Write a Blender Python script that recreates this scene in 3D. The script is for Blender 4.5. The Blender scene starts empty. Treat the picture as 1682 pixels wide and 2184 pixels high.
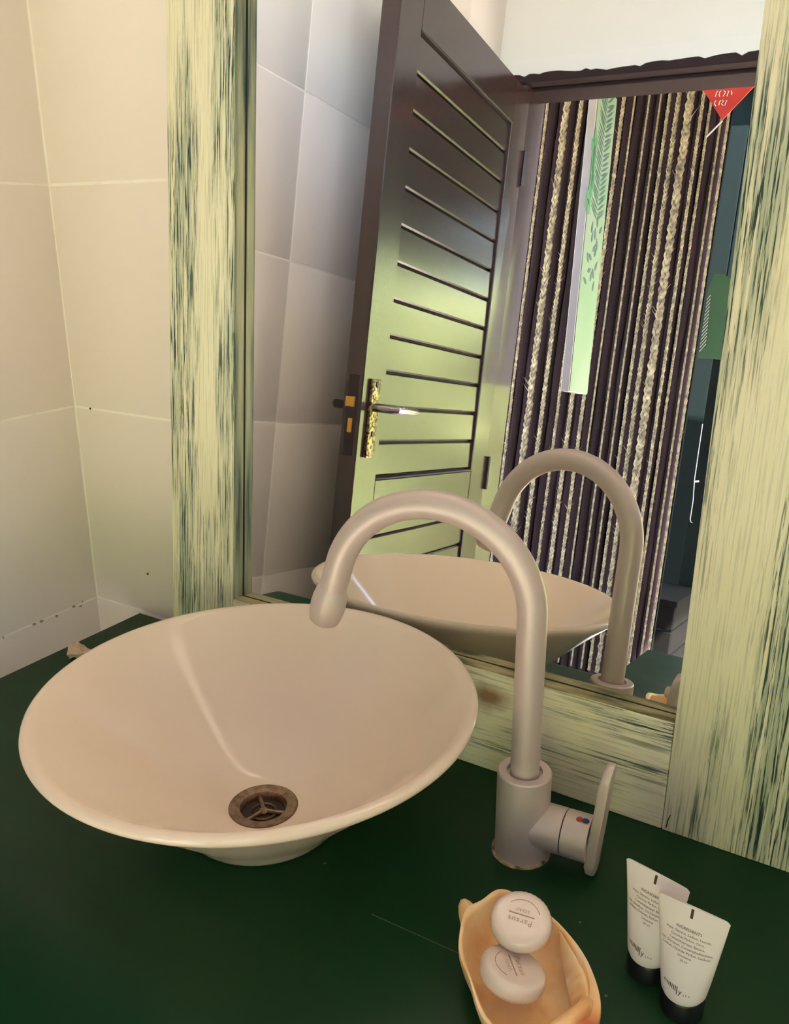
import bpy, bmesh, math, random
from mathutils import Vector, Matrix, noise

# ------------------------------------------------------------------ camera, sky, sun, exposure
sc = bpy.context.scene
COL = sc.collection
ZC = 0.82                      # height of the counter top above the floor
cam_d = bpy.data.cameras.new('camera')
cam_d.sensor_fit = 'VERTICAL'; cam_d.sensor_height = 24.0
cam_d.lens = 1850.77 / 2184.0 * 24.0
cam_d.clip_start = 0.01
cam = bpy.data.objects.new('camera', cam_d); COL.objects.link(cam)
_rt = Vector((0.84897567, 0.52842341, -0.0030023))
_up = Vector((-0.1604557, 0.2631963, 0.95130525))
_fw = Vector((-0.50348216, 0.80715327, -0.30823581))
_m = Matrix(((_rt.x, _up.x, -_fw.x, 0.45472), (_rt.y, _up.y, -_fw.y, -0.73552),
             (_rt.z, _up.z, -_fw.z, 0.55366 + ZC), (0, 0, 0, 1)))
cam.matrix_world = _m
sc.camera = cam

world = bpy.data.worlds.new('sky'); sc.world = world
world.use_nodes = True
wn = world.node_tree; wn.nodes.clear()
wo = wn.nodes.new('ShaderNodeOutputWorld'); wb = wn.nodes.new('ShaderNodeBackground')
ws = wn.nodes.new('ShaderNodeTexSky'); ws.sky_type = 'NISHITA'; ws.sun_disc = False
ws.sun_elevation = math.radians(55); ws.sun_rotation = math.radians(120)
ws.dust_density = 1.5
wn.links.new(ws.outputs[0], wb.inputs[0]); wn.links.new(wb.outputs[0], wo.inputs[0])
wb.inputs[1].default_value = 2.7

sun_d = bpy.data.lights.new('sun', 'SUN'); sun_d.energy = 72.0; sun_d.angle = math.radians(0.6)
sun_d.color = (1.0, 0.94, 0.86)
sun = bpy.data.objects.new('sun', sun_d); COL.objects.link(sun)
sun.rotation_euler = Vector((-0.60, -0.46, -0.85)).to_track_quat('-Z', 'Y').to_euler()

sc.view_settings.view_transform = 'Standard'
sc.view_settings.look = 'None'
sc.view_settings.gamma = 1.0
sc.view_settings.use_curve_mapping = False
sc.view_settings.exposure = 0.31
sc.cycles.max_bounces = 10
sc.cycles.diffuse_bounces = 6
sc.cycles.glossy_bounces = 6
sc.cycles.sample_clamp_indirect = 6.0
sc.cycles.caustics_reflective = True
sc.cycles.caustics_refractive = False

random.seed(7)
PI = math.pi

# ------------------------------------------------------------------ materials
MATS = {}
def srgb(r, g, b):
    f = lambda c: c / 12.92 if c <= 0.04045 else ((c + 0.055) / 1.055) ** 2.4
    return (f(r / 255), f(g / 255), f(b / 255), 1)

def mat(name, col, rough=0.5, metal=0.0, spec=0.5, coat=0.0):
    m = bpy.data.materials.new(name); m.use_nodes = True
    b = m.node_tree.nodes['Principled BSDF']
    b.inputs['Base Color'].default_value = col if len(col) == 4 else (*col, 1)
    b.inputs['Roughness'].default_value = rough
    b.inputs['Metallic'].default_value = metal
    b.inputs['Specular IOR Level'].default_value = spec
    b.inputs['Coat Weight'].default_value = coat
    b.inputs['Coat Roughness'].default_value = 0.08
    MATS[name] = m
    return m, m.node_tree, b

def N(t, kind, **kw):
    n = t.nodes.new(kind)
    for k, v in kw.items():
        if k in n.inputs: n.inputs[k].default_value = v
        else: setattr(n, k, v)
    return n

def coords(t, scale=(1, 1, 1), which='Object'):
    tc = N(t, 'ShaderNodeTexCoord'); mp = N(t, 'ShaderNodeMapping')
    mp.inputs['Scale'].default_value = scale
    t.links.new(tc.outputs[which], mp.inputs['Vector'])
    return mp.outputs['Vector']

def noise_tex(t, vec, scale=5.0, detail=4.0, rough=0.55):
    n = N(t, 'ShaderNodeTexNoise'); n.inputs['Scale'].default_value = scale
    n.inputs['Detail'].default_value = detail; n.inputs['Roughness'].default_value = rough
    t.links.new(vec, n.inputs['Vector'])
    return n.outputs['Fac']

def ramp(t, fac, stops):
    r = N(t, 'ShaderNodeValToRGB')
    e = r.color_ramp.elements
    while len(e) < len(stops): e.new(0.5)
    for el, (p, c) in zip(e, stops):
        el.position = p; el.color = c if not isinstance(c, (int, float)) else (c, c, c, 1)
    t.links.new(fac, r.inputs['Fac'])
    return r.outputs['Color']

def mix(t, fac, a, b, blend='MIX'):
    n = N(t, 'ShaderNodeMix', data_type='RGBA', blend_type=blend)
    for v, s in ((fac, n.inputs[0]), (a, n.inputs[6]), (b, n.inputs[7])):
        if hasattr(v, 'links'): t.links.new(v, s)
        else: s.default_value = v
    return n.outputs[2]

def math_n(t, op, a, b=0.0, clamp=False):
    n = N(t, 'ShaderNodeMath', operation=op, use_clamp=clamp)
    for v, s in ((a, n.inputs[0]), (b, n.inputs[1])):
        if hasattr(v, 'links'): t.links.new(v, s)
        else: s.default_value = v
    return n.outputs[0]

def bump(t, b, h, strength=0.3, dist=0.002):
    n = N(t, 'ShaderNodeBump'); n.inputs['Strength'].default_value = strength
    n.inputs['Distance'].default_value = dist
    t.links.new(h, n.inputs['Height']); t.links.new(n.outputs[0], b.inputs['Normal'])

def spot(t, centre, radius, soft=0.5, nz=0.0, squash=(1, 1, 1)):
    """soft-edged stain mask round a point given in object coordinates"""
    tc = N(t, 'ShaderNodeTexCoord'); mp = N(t, 'ShaderNodeMapping')
    mp.inputs['Location'].default_value = tuple(-c * s / radius for c, s in zip(centre, squash))
    mp.inputs['Scale'].default_value = tuple(s / radius for s in squash)
    t.links.new(tc.outputs['Object'], mp.inputs['Vector'])
    g = N(t, 'ShaderNodeVectorMath', operation='LENGTH'); t.links.new(mp.outputs[0], g.inputs[0])
    d = g.outputs['Value']
    if nz:
        q = noise_tex(t, tc.outputs['Object'], 3.0 / radius * 0.5, 4)
        d = math_n(t, 'ADD', d, math_n(t, 'MULTIPLY', math_n(t, 'SUBTRACT', q, 0.5), nz))
    return ramp(t, d, [(1 - soft, 1.0), (1.0, 0.0)])

# wall tiles, cream glazed
m, t, b = mat('tile', srgb(228, 216, 206), 0.28)
v = coords(t, (1, 1, 1)); f = noise_tex(t, v, 2.2, 3)
c = ramp(t, f, [(0.3, srgb(228, 216, 207)), (0.55, srgb(230, 219, 209)), (0.8, srgb(233, 217, 210))])
t.links.new(c, b.inputs['Base Color'])
bump(t, b, noise_tex(t, coords(t), 9.0, 2), 0.06, 0.004)
m, t, b = mat('grout', srgb(226, 214, 192), 0.85)
v = coords(t); f = noise_tex(t, v, 30, 4)
t.links.new(ramp(t, f, [(0.2, srgb(214, 202, 184)), (0.4, srgb(236, 228, 216)), (1, srgb(242, 236, 226))]), b.inputs['Base Color'])
m, t, b = mat('grime_grout', srgb(158, 144, 112), 0.9)
m, t, b = mat('plaster', srgb(238, 234, 228), 0.8)
bump(t, b, noise_tex(t, coords(t), 25, 4), 0.15, 0.003)
mat('ceiling_paint', srgb(140, 138, 134), 0.9)
mat('dark_dot', srgb(60, 50, 40), 0.8)

# counter: dark green gloss paint
m, t, b = mat('green_paint', srgb(22, 58, 28), 0.4, spec=0.22)
f = noise_tex(t, coords(t), 2.5, 5)
t.links.new(ramp(t, f, [(0.3, srgb(8, 46, 22)), (0.55, srgb(12, 52, 24)), (0.8, srgb(22, 56, 20))]), b.inputs['Base Color'])
t.links.new(ramp(t, noise_tex(t, coords(t), 7, 5), [(0.3, 0.33), (0.75, 0.50)]), b.inputs['Roughness'])
bump(t, b, noise_tex(t, coords(t), 60, 3), 0.04, 0.002)
mat('scratch_paint', srgb(78, 98, 76), 0.6)

# distressed cream paint over dark green wood; grain axis 0 = x, 2 = z
def frame_wood(name, axis, rust=None, amount=0.5):
    m, t, b = mat(name, srgb(206, 204, 160), 0.5)
    g = [170, 170, 170]; g[axis] = 4.0
    fine = [480, 480, 480]; fine[axis] = 13.0
    broad = [22, 22, 22]; broad[axis] = 2.2
    oi = N(t, 'ShaderNodeObjectInfo')
    def vec(s):
        tc = N(t, 'ShaderNodeTexCoord'); mp = N(t, 'ShaderNodeMapping')
        mp.inputs['Scale'].default_value = s
        t.links.new(tc.outputs['Object'], mp.inputs['Vector'])
        return mp.outputs[0]
    a = noise_tex(t, vec(g), 1.0, 6, 0.6)
    bb = noise_tex(t, vec(broad), 1.0, 3, 0.5)
    cc = noise_tex(t, vec(fine), 1.0, 5, 0.65)
    tint = noise_tex(t, vec([3, 3, 3]), 1.0, 2)
    base = ramp(t, tint, [(0.3, srgb(226, 220, 182)), (0.55, srgb(232, 226, 194)), (0.75, srgb(220, 222, 188))])
    base = mix(t, ramp(t, cc, [(0.5, 0.0), (0.75, 0.35)]), base, srgb(176, 180, 144))
    # broad teal scuffs, then fine dark scratches inside them
    worn = math_n(t, 'MULTIPLY', ramp(t, bb, [(0.56 - 0.2 * amount, 0.0), (0.70 - 0.2 * amount, 1.0)]),
                  ramp(t, a, [(0.42, 0.0), (0.56, 1.0)]))
    base = mix(t, math_n(t, 'MULTIPLY', worn, 0.6), base, srgb(104, 138, 118))
    scr = math_n(t, 'MULTIPLY', ramp(t, bb, [(0.54 - 0.2 * amount, 0.12), (0.68 - 0.2 * amount, 1.0)]),
                 ramp(t, cc, [(0.51, 0.0), (0.57, 1.0)]))
    base = mix(t, scr, base, srgb(26, 56, 50))
    if rust:
        base = mix(t, math_n(t, 'MULTIPLY', spot(t, rust, 0.03, 0.75, 0.6, (1, 1, 1.5)), 0.85), base, srgb(122, 66, 32))
    t.links.new(base, b.inputs['Base Color'])
    h = math_n(t, 'SUBTRACT', a, math_n(t, 'MULTIPLY', scr, 0.7))
    bump(t, b, h, 0.35, 0.0015)
    return m
frame_wood('frame_wood_upright', 2, None, 0.62)
frame_wood('frame_wood_level', 0, (0.107, 0.0, 0.083), 0.22)
m, t, b = mat('frame_bead', srgb(190, 180, 130), 0.55)
f = noise_tex(t, coords(t, (12, 40, 40)), 1.0, 5)
t.links.new(ramp(t, f, [(0.35, srgb(96, 92, 64)), (0.5, srgb(176, 162, 112)), (0.75, srgb(205, 190, 138))]), b.inputs['Base Color'])
m, t, b = mat('frame_bead_upright', srgb(190, 185, 150), 0.55)
f = noise_tex(t, coords(t, (60, 60, 4)), 1.0, 6)
t.links.new(ramp(t, f, [(0.4, srgb(52, 76, 74)), (0.52, srgb(150, 154, 126)), (0.7, srgb(202, 196, 158))]), b.inputs['Base Color'])
mat('black_seam', (0.006, 0.006, 0.006), 0.7)

# mirror silvering with a faint diffuse haze mixed in
m = bpy.data.materials.new('mirror_glass'); m.use_nodes = True; MATS['mirror_glass'] = m
t = m.node_tree; t.nodes.clear()
o_ = N(t, 'ShaderNodeOutputMaterial'); g_ = N(t, 'ShaderNodeBsdfGlossy'); d_ = N(t, 'ShaderNodeBsdfDiffuse'); x_ = N(t, 'ShaderNodeMixShader')
g_.inputs['Color'].default_value = (0.90, 0.91, 0.89, 1); g_.inputs['Roughness'].default_value = 0.0
d_.inputs['Color'].default_value = (0.8, 0.8, 0.8, 1)
x_.inputs[0].default_value = 0.012
t.links.new(g_.outputs[0], x_.inputs[1]); t.links.new(d_.outputs[0], x_.inputs[2]); t.links.new(x_.outputs[0], o_.inputs[0])

# ceramic and metals
mat('ceramic', srgb(230, 210, 188), 0.12, spec=0.42, coat=0.0)
m, t, b = mat('satin_nickel', srgb(200, 184, 176), 0.5, metal=0.35)
f = noise_tex(t, coords(t), 900, 2)
t.links.new(ramp(t, f, [(0.3, 0.40), (0.7, 0.50)]), b.inputs['Roughness'])
mat('satin_nickel_worn', srgb(200, 186, 178), 0.5, metal=0.3)
m, t, b = mat('drain_metal', srgb(120, 100, 84), 0.38, metal=0.8)
f = noise_tex(t, coords(t), 120, 4)
t.links.new(ramp(t, f, [(0.3, srgb(112, 84, 62)), (0.6, srgb(150, 126, 106)), (0.8, srgb(96, 72, 52))]), b.inputs['Base Color'])
mat('drain_rust', srgb(104, 66, 26), 0.7)
mat('drain_dark', srgb(58, 48, 42), 0.5, metal=0.5)
m, t, b = mat('limescale', srgb(150, 130, 100), 0.9)
f = noise_tex(t, coords(t), 140, 4)
t.links.new(ramp(t, f, [(0.35, srgb(60, 60, 46)), (0.5, srgb(158, 138, 108)), (0.7, srgb(190, 168, 138))]), b.inputs['Base Color'])
mat('red_dot', srgb(170, 50, 30), 0.35)
mat('blue_dot', srgb(40, 40, 110), 0.35)

# shell, soap, tubes
m, t, b = mat('shell_skin', srgb(226, 176, 118), 0.35)
f = noise_tex(t, coords(t), 26, 4)
base = ramp(t, f, [(0.3, srgb(232, 176, 112)), (0.52, srgb(246, 206, 150)), (0.75, srgb(250, 224, 186))])
base = mix(t, math_n(t, 'MULTIPLY', spot(t, (0.062, 0.022, 0.034), 0.016, 0.7, 0.5), 0.85), base, srgb(188, 84, 40))
base = mix(t, math_n(t, 'MULTIPLY', spot(t, (0.060, -0.030, 0.030), 0.020, 0.8, 0.8), 0.5), base, srgb(190, 110, 48))
t.links.new(base, b.inputs['Base Color'])
b.inputs['Subsurface Weight'].default_value = 0.12
b.inputs['Subsurface Radius'].default_value = (0.01, 0.005, 0.002)
bump(t, b, noise_tex(t, coords(t), 60, 4), 0.25, 0.002)
mat('shell_inner', srgb(224, 168, 108), 0.25)
m, t, b = mat('soap_paper', srgb(220, 200, 184), 0.28, coat=0.3)
bump(t, b, noise_tex(t, coords(t), 160, 4), 0.35, 0.001)
mat('soap_print', srgb(176, 146, 120), 0.5)
mat('tube_white', srgb(244, 232, 226), 0.32)
mat('tube_print', srgb(78, 50, 48), 0.5)
mat('black_plastic', (0.008, 0.008, 0.010, 1), 0.38)
mat('pink_shell', srgb(200, 168, 146), 0.6)

# door timber: dark varnished
def varnish(name, axis):
    m, t, b = mat(name, srgb(70, 40, 38), 0.20, spec=0.6, coat=0.12)
    b.inputs['Coat Roughness'].default_value = 0.13
    s = [90, 90, 90]; s[axis] = 4
    f = noise_tex(t, coords(t, s), 1.0, 5)
    t.links.new(ramp(t, f, [(0.3, srgb(30, 14, 15)), (0.6, srgb(46, 22, 22)), (0.8, srgb(60, 32, 28))]), b.inputs['Base Color'])
    bump(t, b, f, 0.22, 0.0006)
    return m
varnish('door_timber', 1); varnish('door_timber_upright', 2)
mat('groove_dark', srgb(40, 20, 22), 0.7)
m, t, b = mat('aged_brass', srgb(140, 116, 70), 0.36, metal=0.9)
f = noise_tex(t, coords(t), 170, 4)
t.links.new(ramp(t, f, [(0.42, srgb(40, 30, 26)), (0.52, srgb(150, 128, 82)), (0.7, srgb(190, 170, 120))]), b.inputs['Base Color'])
mat('dark_iron', srgb(46, 36, 36), 0.4, metal=0.6)
mat('chrome_worn', srgb(170, 160, 160), 0.22, metal=0.9)
mat('latch_brass', srgb(214, 160, 70), 0.35, metal=0.7)
m, t, b = mat('lintel_timber', srgb(40, 22, 25), 0.7, spec=0.2)
mat('white_drip', srgb(240, 236, 232), 0.7)

# outside
m, t, b = mat('rope_fibre', srgb(190, 168, 128), 0.8)
f = noise_tex(t, coords(t, (1, 1, 1)), 45, 4)
t.links.new(ramp(t, f, [(0.3, srgb(54, 42, 30)), (0.5, srgb(104, 90, 64)), (0.75, srgb(144, 130, 96))]), b.inputs['Base Color'])
m, t, b = mat('dark_pole', srgb(58, 34, 40), 0.9, spec=0.15)
f = noise_tex(t, coords(t, (60, 60, 5)), 1.0, 5)
t.links.new(ramp(t, f, [(0.3, srgb(20, 9, 11)), (0.7, srgb(36, 18, 21))]), b.inputs['Base Color'])
bump(t, b, f, 0.5, 0.006)
mat('dark_boards', srgb(8, 7, 7), 0.95, spec=0.05)
mat('white_board', srgb(176, 164, 160), 0.45)
mat('leaf_paint_dark', srgb(26, 48, 40), 0.5)
mat('leaf_paint', srgb(44, 92, 50), 0.5)
m, t, b = mat('pale_green_paint', srgb(214, 232, 190), 0.5)
t.links.new(ramp(t, noise_tex(t, coords(t), 5, 3), [(0.35, srgb(84, 104, 66)), (0.65, srgb(100, 110, 84))]), b.inputs['Base Color'])
mat('green_board', srgb(36, 66, 36), 0.6)
mat('dark_green_post', srgb(8, 15, 15), 0.9, spec=0.05)
mat('pennant_red', srgb(196, 40, 36), 0.6)
mat('pennant_white', srgb(232, 226, 222), 0.6)
m, t, b = mat('sand', srgb(226, 196, 150), 0.95)
f = noise_tex(t, coords(t), 6, 6)
t.links.new(ramp(t, f, [(0.3, srgb(158, 146, 134)), (0.7, srgb(178, 168, 156))]), b.inputs['Base Color'])
m, t, b = mat('hedge_leaf', srgb(120, 160, 50), 0.55)
f = noise_tex(t, coords(t), 9, 5)
t.links.new(ramp(t, f, [(0.3, srgb(98, 112, 60)), (0.5, srgb(164, 174, 112)), (0.72, srgb(210, 214, 160))]), b.inputs['Base Color'])
b.inputs['Subsurface Weight'].default_value = 0.0
m, t, b = mat('dark_foliage', srgb(20, 20, 21), 0.9, spec=0.05)
t.links.new(ramp(t, noise_tex(t, coords(t), 5, 5), [(0.35, srgb(10, 14, 9)), (0.65, srgb(30, 40, 22))]), b.inputs['Base Color'])
mat('palm_leaf', srgb(44, 84, 46), 0.45)
mat('palm_trunk', srgb(110, 90, 66), 0.9)
mat('thatch', srgb(90, 70, 48), 0.95)
mat('floor_tile', srgb(176, 166, 154), 0.4)

# ------------------------------------------------------------------ mesh helpers
class MB:
    def __init__(self): self.bm = bmesh.new()
    def box(self, x0, x1, y0, y1, z0, z1, bev=0.0, seg=1):
        vs = [self.bm.verts.new(p) for p in ((x0, y0, z0), (x1, y0, z0), (x1, y1, z0), (x0, y1, z0),
                                             (x0, y0, z1), (x1, y0, z1), (x1, y1, z1), (x0, y1, z1))]
        fs = [self.bm.faces.new([vs[i] for i in q]) for q in
              ((3, 2, 1, 0), (4, 5, 6, 7), (0, 1, 5, 4), (1, 2, 6, 5), (2, 3, 7, 6), (3, 0, 4, 7))]
        if bev:
            es = list({e for f in fs for e in f.edges})
            bmesh.ops.bevel(self.bm, geom=es, offset=bev, segments=seg, affect='EDGES', profile=0.5)
        return self
    def grid(self, rows, close_u=True, close_v=False):
        """rows: list of rings of points"""
        vv = [[self.bm.verts.new(p) for p in r] for r in rows]
        n = len(rows[0])
        for i in range(len(rows) - (0 if close_v else 1)):
            a, c = vv[i], vv[(i + 1) % len(rows)]
            for j in range(n if close_u else n - 1):
                k = (j + 1) % n
                self.bm.faces.new((a[j], a[k], c[k], c[j]))
        return vv
    def cap(self, ring, flip=False):
        self.bm.faces.new(ring[::-1] if flip else ring)
    def lathe(self, prof, seg=64, c=(0, 0, 0), cap0=False, cap1=False):
        rows = [[(c[0] + r * math.cos(2 * PI * j / seg), c[1] + r * math.sin(2 * PI * j / seg), c[2] + z) for j in range(seg)] for r, z in prof]
        vv = self.grid(rows)
        if cap0: self.cap(vv[0], True)
        if cap1: self.cap(vv[-1])
        return self
    def tube(self, pts, radii, seg=12, caps=True):
        pts = [Vector(p) for p in pts]
        if isinstance(radii, (int, float)): radii = [radii] * len(pts)
        tang = []
        for i in range(len(pts)):
            a = pts[max(i - 1, 0)]; c = pts[min(i + 1, len(pts) - 1)]
            tang.append((c - a).normalized())
        up = Vector((0, 0, 1)) if abs(tang[0].z) < 0.9 else Vector((0, 1, 0))
        nrm = (up - tang[0] * up.dot(tang[0])).normalized()
        rows = []
        for p, d, r in zip(pts, tang, radii):
            nrm = (nrm - d * nrm.dot(d)).normalized(); bi = d.cross(nrm)
            rows.append([p + (nrm * math.cos(2 * PI * j / seg) + bi * math.sin(2 * PI * j / seg)) * r for j in range(seg)])
        vv = self.grid(rows)
        if caps: self.cap(vv[0], True); self.cap(vv[-1])
        return self
    def prism(self, poly, z0, z1, bev=0.0, axes=(0, 1, 2)):
        """poly in two axes extruded along the third"""
        def P(a, c, z):
            q = [0, 0, 0]; q[axes[0]] = a; q[axes[1]] = c; q[axes[2]] = z
            return q
        lo = [self.bm.verts.new(P(a, c, z0)) for a, c in poly]
        hi = [self.bm.verts.new(P(a, c, z1)) for a, c in poly]
        n = len(poly); fs = [self.bm.faces.new(lo[::-1]), self.bm.faces.new(hi)]
        for i in range(n):
            fs.append(self.bm.faces.new((lo[i], lo[(i + 1) % n], hi[(i + 1) % n], hi[i])))
        if bev:
            es = list({e for f in fs[:2] for e in f.edges})
            bmesh.ops.bevel(self.bm, geom=es, offset=bev, segments=2, affect='EDGES', profile=0.5)
        return self
    def map(self, fn):
        for v_ in self.bm.verts: v_.co = Vector(fn(v_.co))
        return self
    def mesh(self, name, material, smooth=True, angle=35):
        bmesh.ops.recalc_face_normals(self.bm, faces=self.bm.faces[:])
        me = bpy.data.meshes.new(name); self.bm.to_mesh(me); self.bm.free()
        if material: me.materials.append(MATS[material])
        if smooth:
            for p_ in me.polygons: p_.use_smooth = True
            me.set_sharp_from_angle(angle=math.radians(angle))
        return me
    def build(self, name, material, parent=None, smooth=True, angle=35, loc=None):
        return link(name, self.mesh(name, material, smooth, angle), parent, loc)

def link(name, me, parent=None, loc=None):
    o = bpy.data.objects.new(name, me); COL.objects.link(o)
    if parent: o.parent = parent; o.location = loc or (0, 0, 0)
    else:
        l = loc or (0, 0, 0); o.location = (l[0], l[1], l[2] + ZC)
    return o

def tag(o, label=None, cat=None, group=None, kind=None):
    for k, v_ in (('label', label), ('category', cat), ('group', group), ('kind', kind)):
        if v_: o[k] = v_
    return o

def thing(name, label, cat, loc=(0, 0, 0), rz=0.0, group=None):
    o = bpy.data.objects.new(name, None); COL.objects.link(o)
    o.empty_display_size = 0.02
    o.location = (loc[0], loc[1], loc[2] + ZC); o.rotation_euler = (0, 0, rz)
    return tag(o, label, cat, group)

def text_mesh(s, size, align='CENTER', spacing=1.0):
    cu = bpy.data.curves.new('lettering', 'FONT'); cu.body = s; cu.size = size
    cu.align_x = align; cu.align_y = 'CENTER'; cu.resolution_u = 3; cu.space_character = spacing
    ob = bpy.data.objects.new('lettering', cu); COL.objects.link(ob)
    dg = bpy.context.evaluated_depsgraph_get(); dg.update()
    me = bpy.data.meshes.new_from_object(ob.evaluated_get(dg))
    bpy.data.objects.remove(ob); bpy.data.curves.remove(cu)
    return me

# ------------------------------------------------------------------ room shell
WX, WY = -0.645, 0.113          # faces of the left wall and of the wall behind the mirror
FY = -1.288                     # inner face of the door wall
RX = 1.05                       # face of the right wall
FL, CE = -0.82, 1.72            # floor and ceiling (counter top = 0)
TH = 0.12
SEAM0, TILE_H, TILE_W = -0.012, 0.314, 0.605
TT, GAP = 0.0014, 0.0016         # tile thickness, half joint

w_left = tag(MB().box(WX - TH, WX - TT + 0.001, FY, WY + TH, FL, CE).build('wall_left', 'grout', smooth=False), kind='structure')
HX0, HX1, HZ0, HZ1 = -0.42, 0.95, 1.02, 1.64      # high window opening
mb = MB(); y0_, y1_ = WY + TT - 0.001, WY + TH
mb.box(WX - TT, HX0, y0_, y1_, FL, CE); mb.box(HX1, RX + TH, y0_, y1_, FL, CE); mb.box(HX0, HX1, y0_, y1_, FL, HZ0); mb.box(HX0, HX1, y0_, y1_, HZ1, CE)
w_back = tag(mb.build('wall_back', 'grout', smooth=False), kind='structure')
w_right = tag(MB().box(RX + TT - 0.001, RX + TH, FY, WY + TT, FL, CE).build('wall_right', 'grout', smooth=False), kind='structure')

def rows_z():
    k = -3; out = []
    while True:
        z0, z1 = SEAM0 + k * TILE_H, SEAM0 + (k + 1) * TILE_H
        z0, z1 = max(z0, FL), min(z1, CE)
        if z0 >= CE: break
        if z1 - z0 > 0.01: out.append((z0, z1))
        k += 1
    return out
def spans(a, b_, first):
    out = []; s = a
    e = first
    while s < b_ - 1e-6:
        out.append((s, min(e, b_))); s = min(e, b_); e = s + TILE_W
    return out
rt = random.Random(3)
def tile(parent, kind, a0, a1, z0, z1):
    j = rt.uniform(-0.0004, 0.0004)
    mb = MB()
    if kind == 'x-':   # left wall, faces +x
        mb.box(WX - TT, WX + j, a0 + GAP, a1 - GAP, z0 + GAP, z1 - GAP, 0.0007, 2)
    elif kind == 'y':
        mb.box(a0 + GAP, a1 - GAP, WY + j, WY + TT, z0 + GAP, z1 - GAP, 0.0007, 2)
    else:
        mb.box(RX + j, RX + TT, a0 + GAP, a1 - GAP, z0 + GAP, z1 - GAP, 0.0007, 2)
    mb.build('tile', 'tile', parent)
for z0, z1 in rows_z():
    s = WY
    ys = [WY - 0.607 * k for k in range(4)]
    for k in range(3):
        a1, a0 = ys[k], max(ys[k + 1], FY)
        if a1 - a0 > 0.02: tile(w_left, 'x-', a0, a1, z0, z1); tile(w_right, 'x+', a0, a1, z0, z1)
    for a0, a1 in spans(WX, RX, WX + TILE_W):
        for b0, b1, c0, c1 in ((a0, a1, z0, min(z1, HZ0)), (a0, min(a1, HX0), max(z0, HZ0), z1), (max(a0, HX1), a1, max(z0, HZ0), z1)):
            if b1 - b0 > 0.01 and c1 - c0 > 0.01: tile(w_back, 'y', b0, b1, c0, c1)
# broken dark joint low on the left wall
for k in (0, 1, 3, 4, 5, 9, 14, 15, 18, 21, 22, 23):
    y0 = -0.16 + k * 0.0105 + rt.uniform(0, 0.006)
    ln = rt.uniform(0.002, 0.008) * (2.0 if y0 < -0.09 else 1.0)
    zc = SEAM0 + rt.uniform(-.003, .003)
    pl = [(y0 + ln * q + rt.uniform(-.0006, .0006), zc + hh * rt.uniform(.4, 1.3) * .0022) for q, hh in ((0, 0), (.3, -1), (.7, -1), (1, 0), (.7, 1), (.35, 1))]
    MB().prism(pl, WX - 0.0014, WX + 0.0006, axes=(1, 2, 0)).build('joint_dirt', 'grime_grout', w_left, smooth=False)
for (x, z) in ((-0.610, 0.302), (-0.52, 0.055), (-0.455, -0.003)):
    MB().lathe([(0.0001, -.001), (.0016, -.0006), (.0016, .0006), (.0001, .001)], 10).map(lambda p: (p.x + x, WY - 0.0004 + p.z, z + p.y)).build('speck', 'dark_dot', w_back)

# door wall: opening x -0.60 .. 0.22, up to z 1.20
OX0, OX1, OZ = -0.585, 0.33, 1.20
mb = MB()
mb.box(WX - TH, OX0, FY - TH, FY, FL, CE); mb.box(OX0, OX1, FY - TH, FY, OZ + 0.02, CE)
VX0, VX1, VZ0, VZ1 = 0.44, 0.97, -0.25, 0.80      # unseen window added beside the door for frontal light
mb.box(OX1, VX0, FY - TH, FY, FL, CE); mb.box(VX1, RX + TH, FY - TH, FY, FL, CE); mb.box(VX0, VX1, FY - TH, FY, FL, VZ0); mb.box(VX0, VX1, FY - TH, FY, VZ1, CE)
w_front = tag(mb.build('wall_front', 'plaster', smooth=False), kind='structure')
tag(MB().box(WX - TH, RX + TH, FY - TH, WY + TH, FL - 0.018, FL).build('floor', 'floor_tile', smooth=False), kind='structure')
tag(MB().box(WX - TH, RX + TH, FY - TH, WY + TH, CE, CE + 0.1).build('ceiling', 'ceiling_paint', smooth=False), kind='structure')

# door casing (dark timber head and jambs), ragged plaster edge above
tr = bpy.data.objects.new('trim_1', None); COL.objects.link(tr); tr.location = (0, 0, ZC); tag(tr, kind='structure')
MB().box(OX0 - 0.02, OX1 + 0.02, FY - TH, FY + 0.012, OZ + 0.005, OZ + 0.036, 0.003).build('head', 'lintel_timber', tr)
MB().box(OX0, OX1, FY - TH, FY - 0.03, OZ - 0.004, OZ + 0.006, 0.002).build('stop', 'lintel_timber', tr)
MB().box(OX0 - 0.02, OX0 + 0.030, FY - TH, FY + 0.004, FL, OZ + 0.005, 0.003).build('jamb', 'door_timber_upright', tr)
MB().box(OX1 - 0.030, OX1 + 0.02, FY - TH, FY + 0.012, FL, OZ + 0.005, 0.003).build('jamb', 'door_timber_upright', tr)
rr = random.Random(11)
poly = [(OX0 - 0.02, OZ + 0.06), (OX1 + 0.02, OZ + 0.06)]
n = 70
low = []
for i in range(n + 1):
    x = OX1 + 0.02 - (OX1 - OX0 + 0.04) * i / n
    low.append((x, OZ + 0.026 + 0.006 * noise.noise(Vector((x * 14, 0, 3))) - (0.007 * rr.random() if rr.random() < .3 else 0) - 0.008 * math.exp(-((x + .33) / .07) ** 2)))
MB().prism(poly + low, FY + 0.004, FY + 0.015, axes=(0, 2, 1)).build('plaster_edge', 'white_drip', tr, smooth=False)

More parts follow.
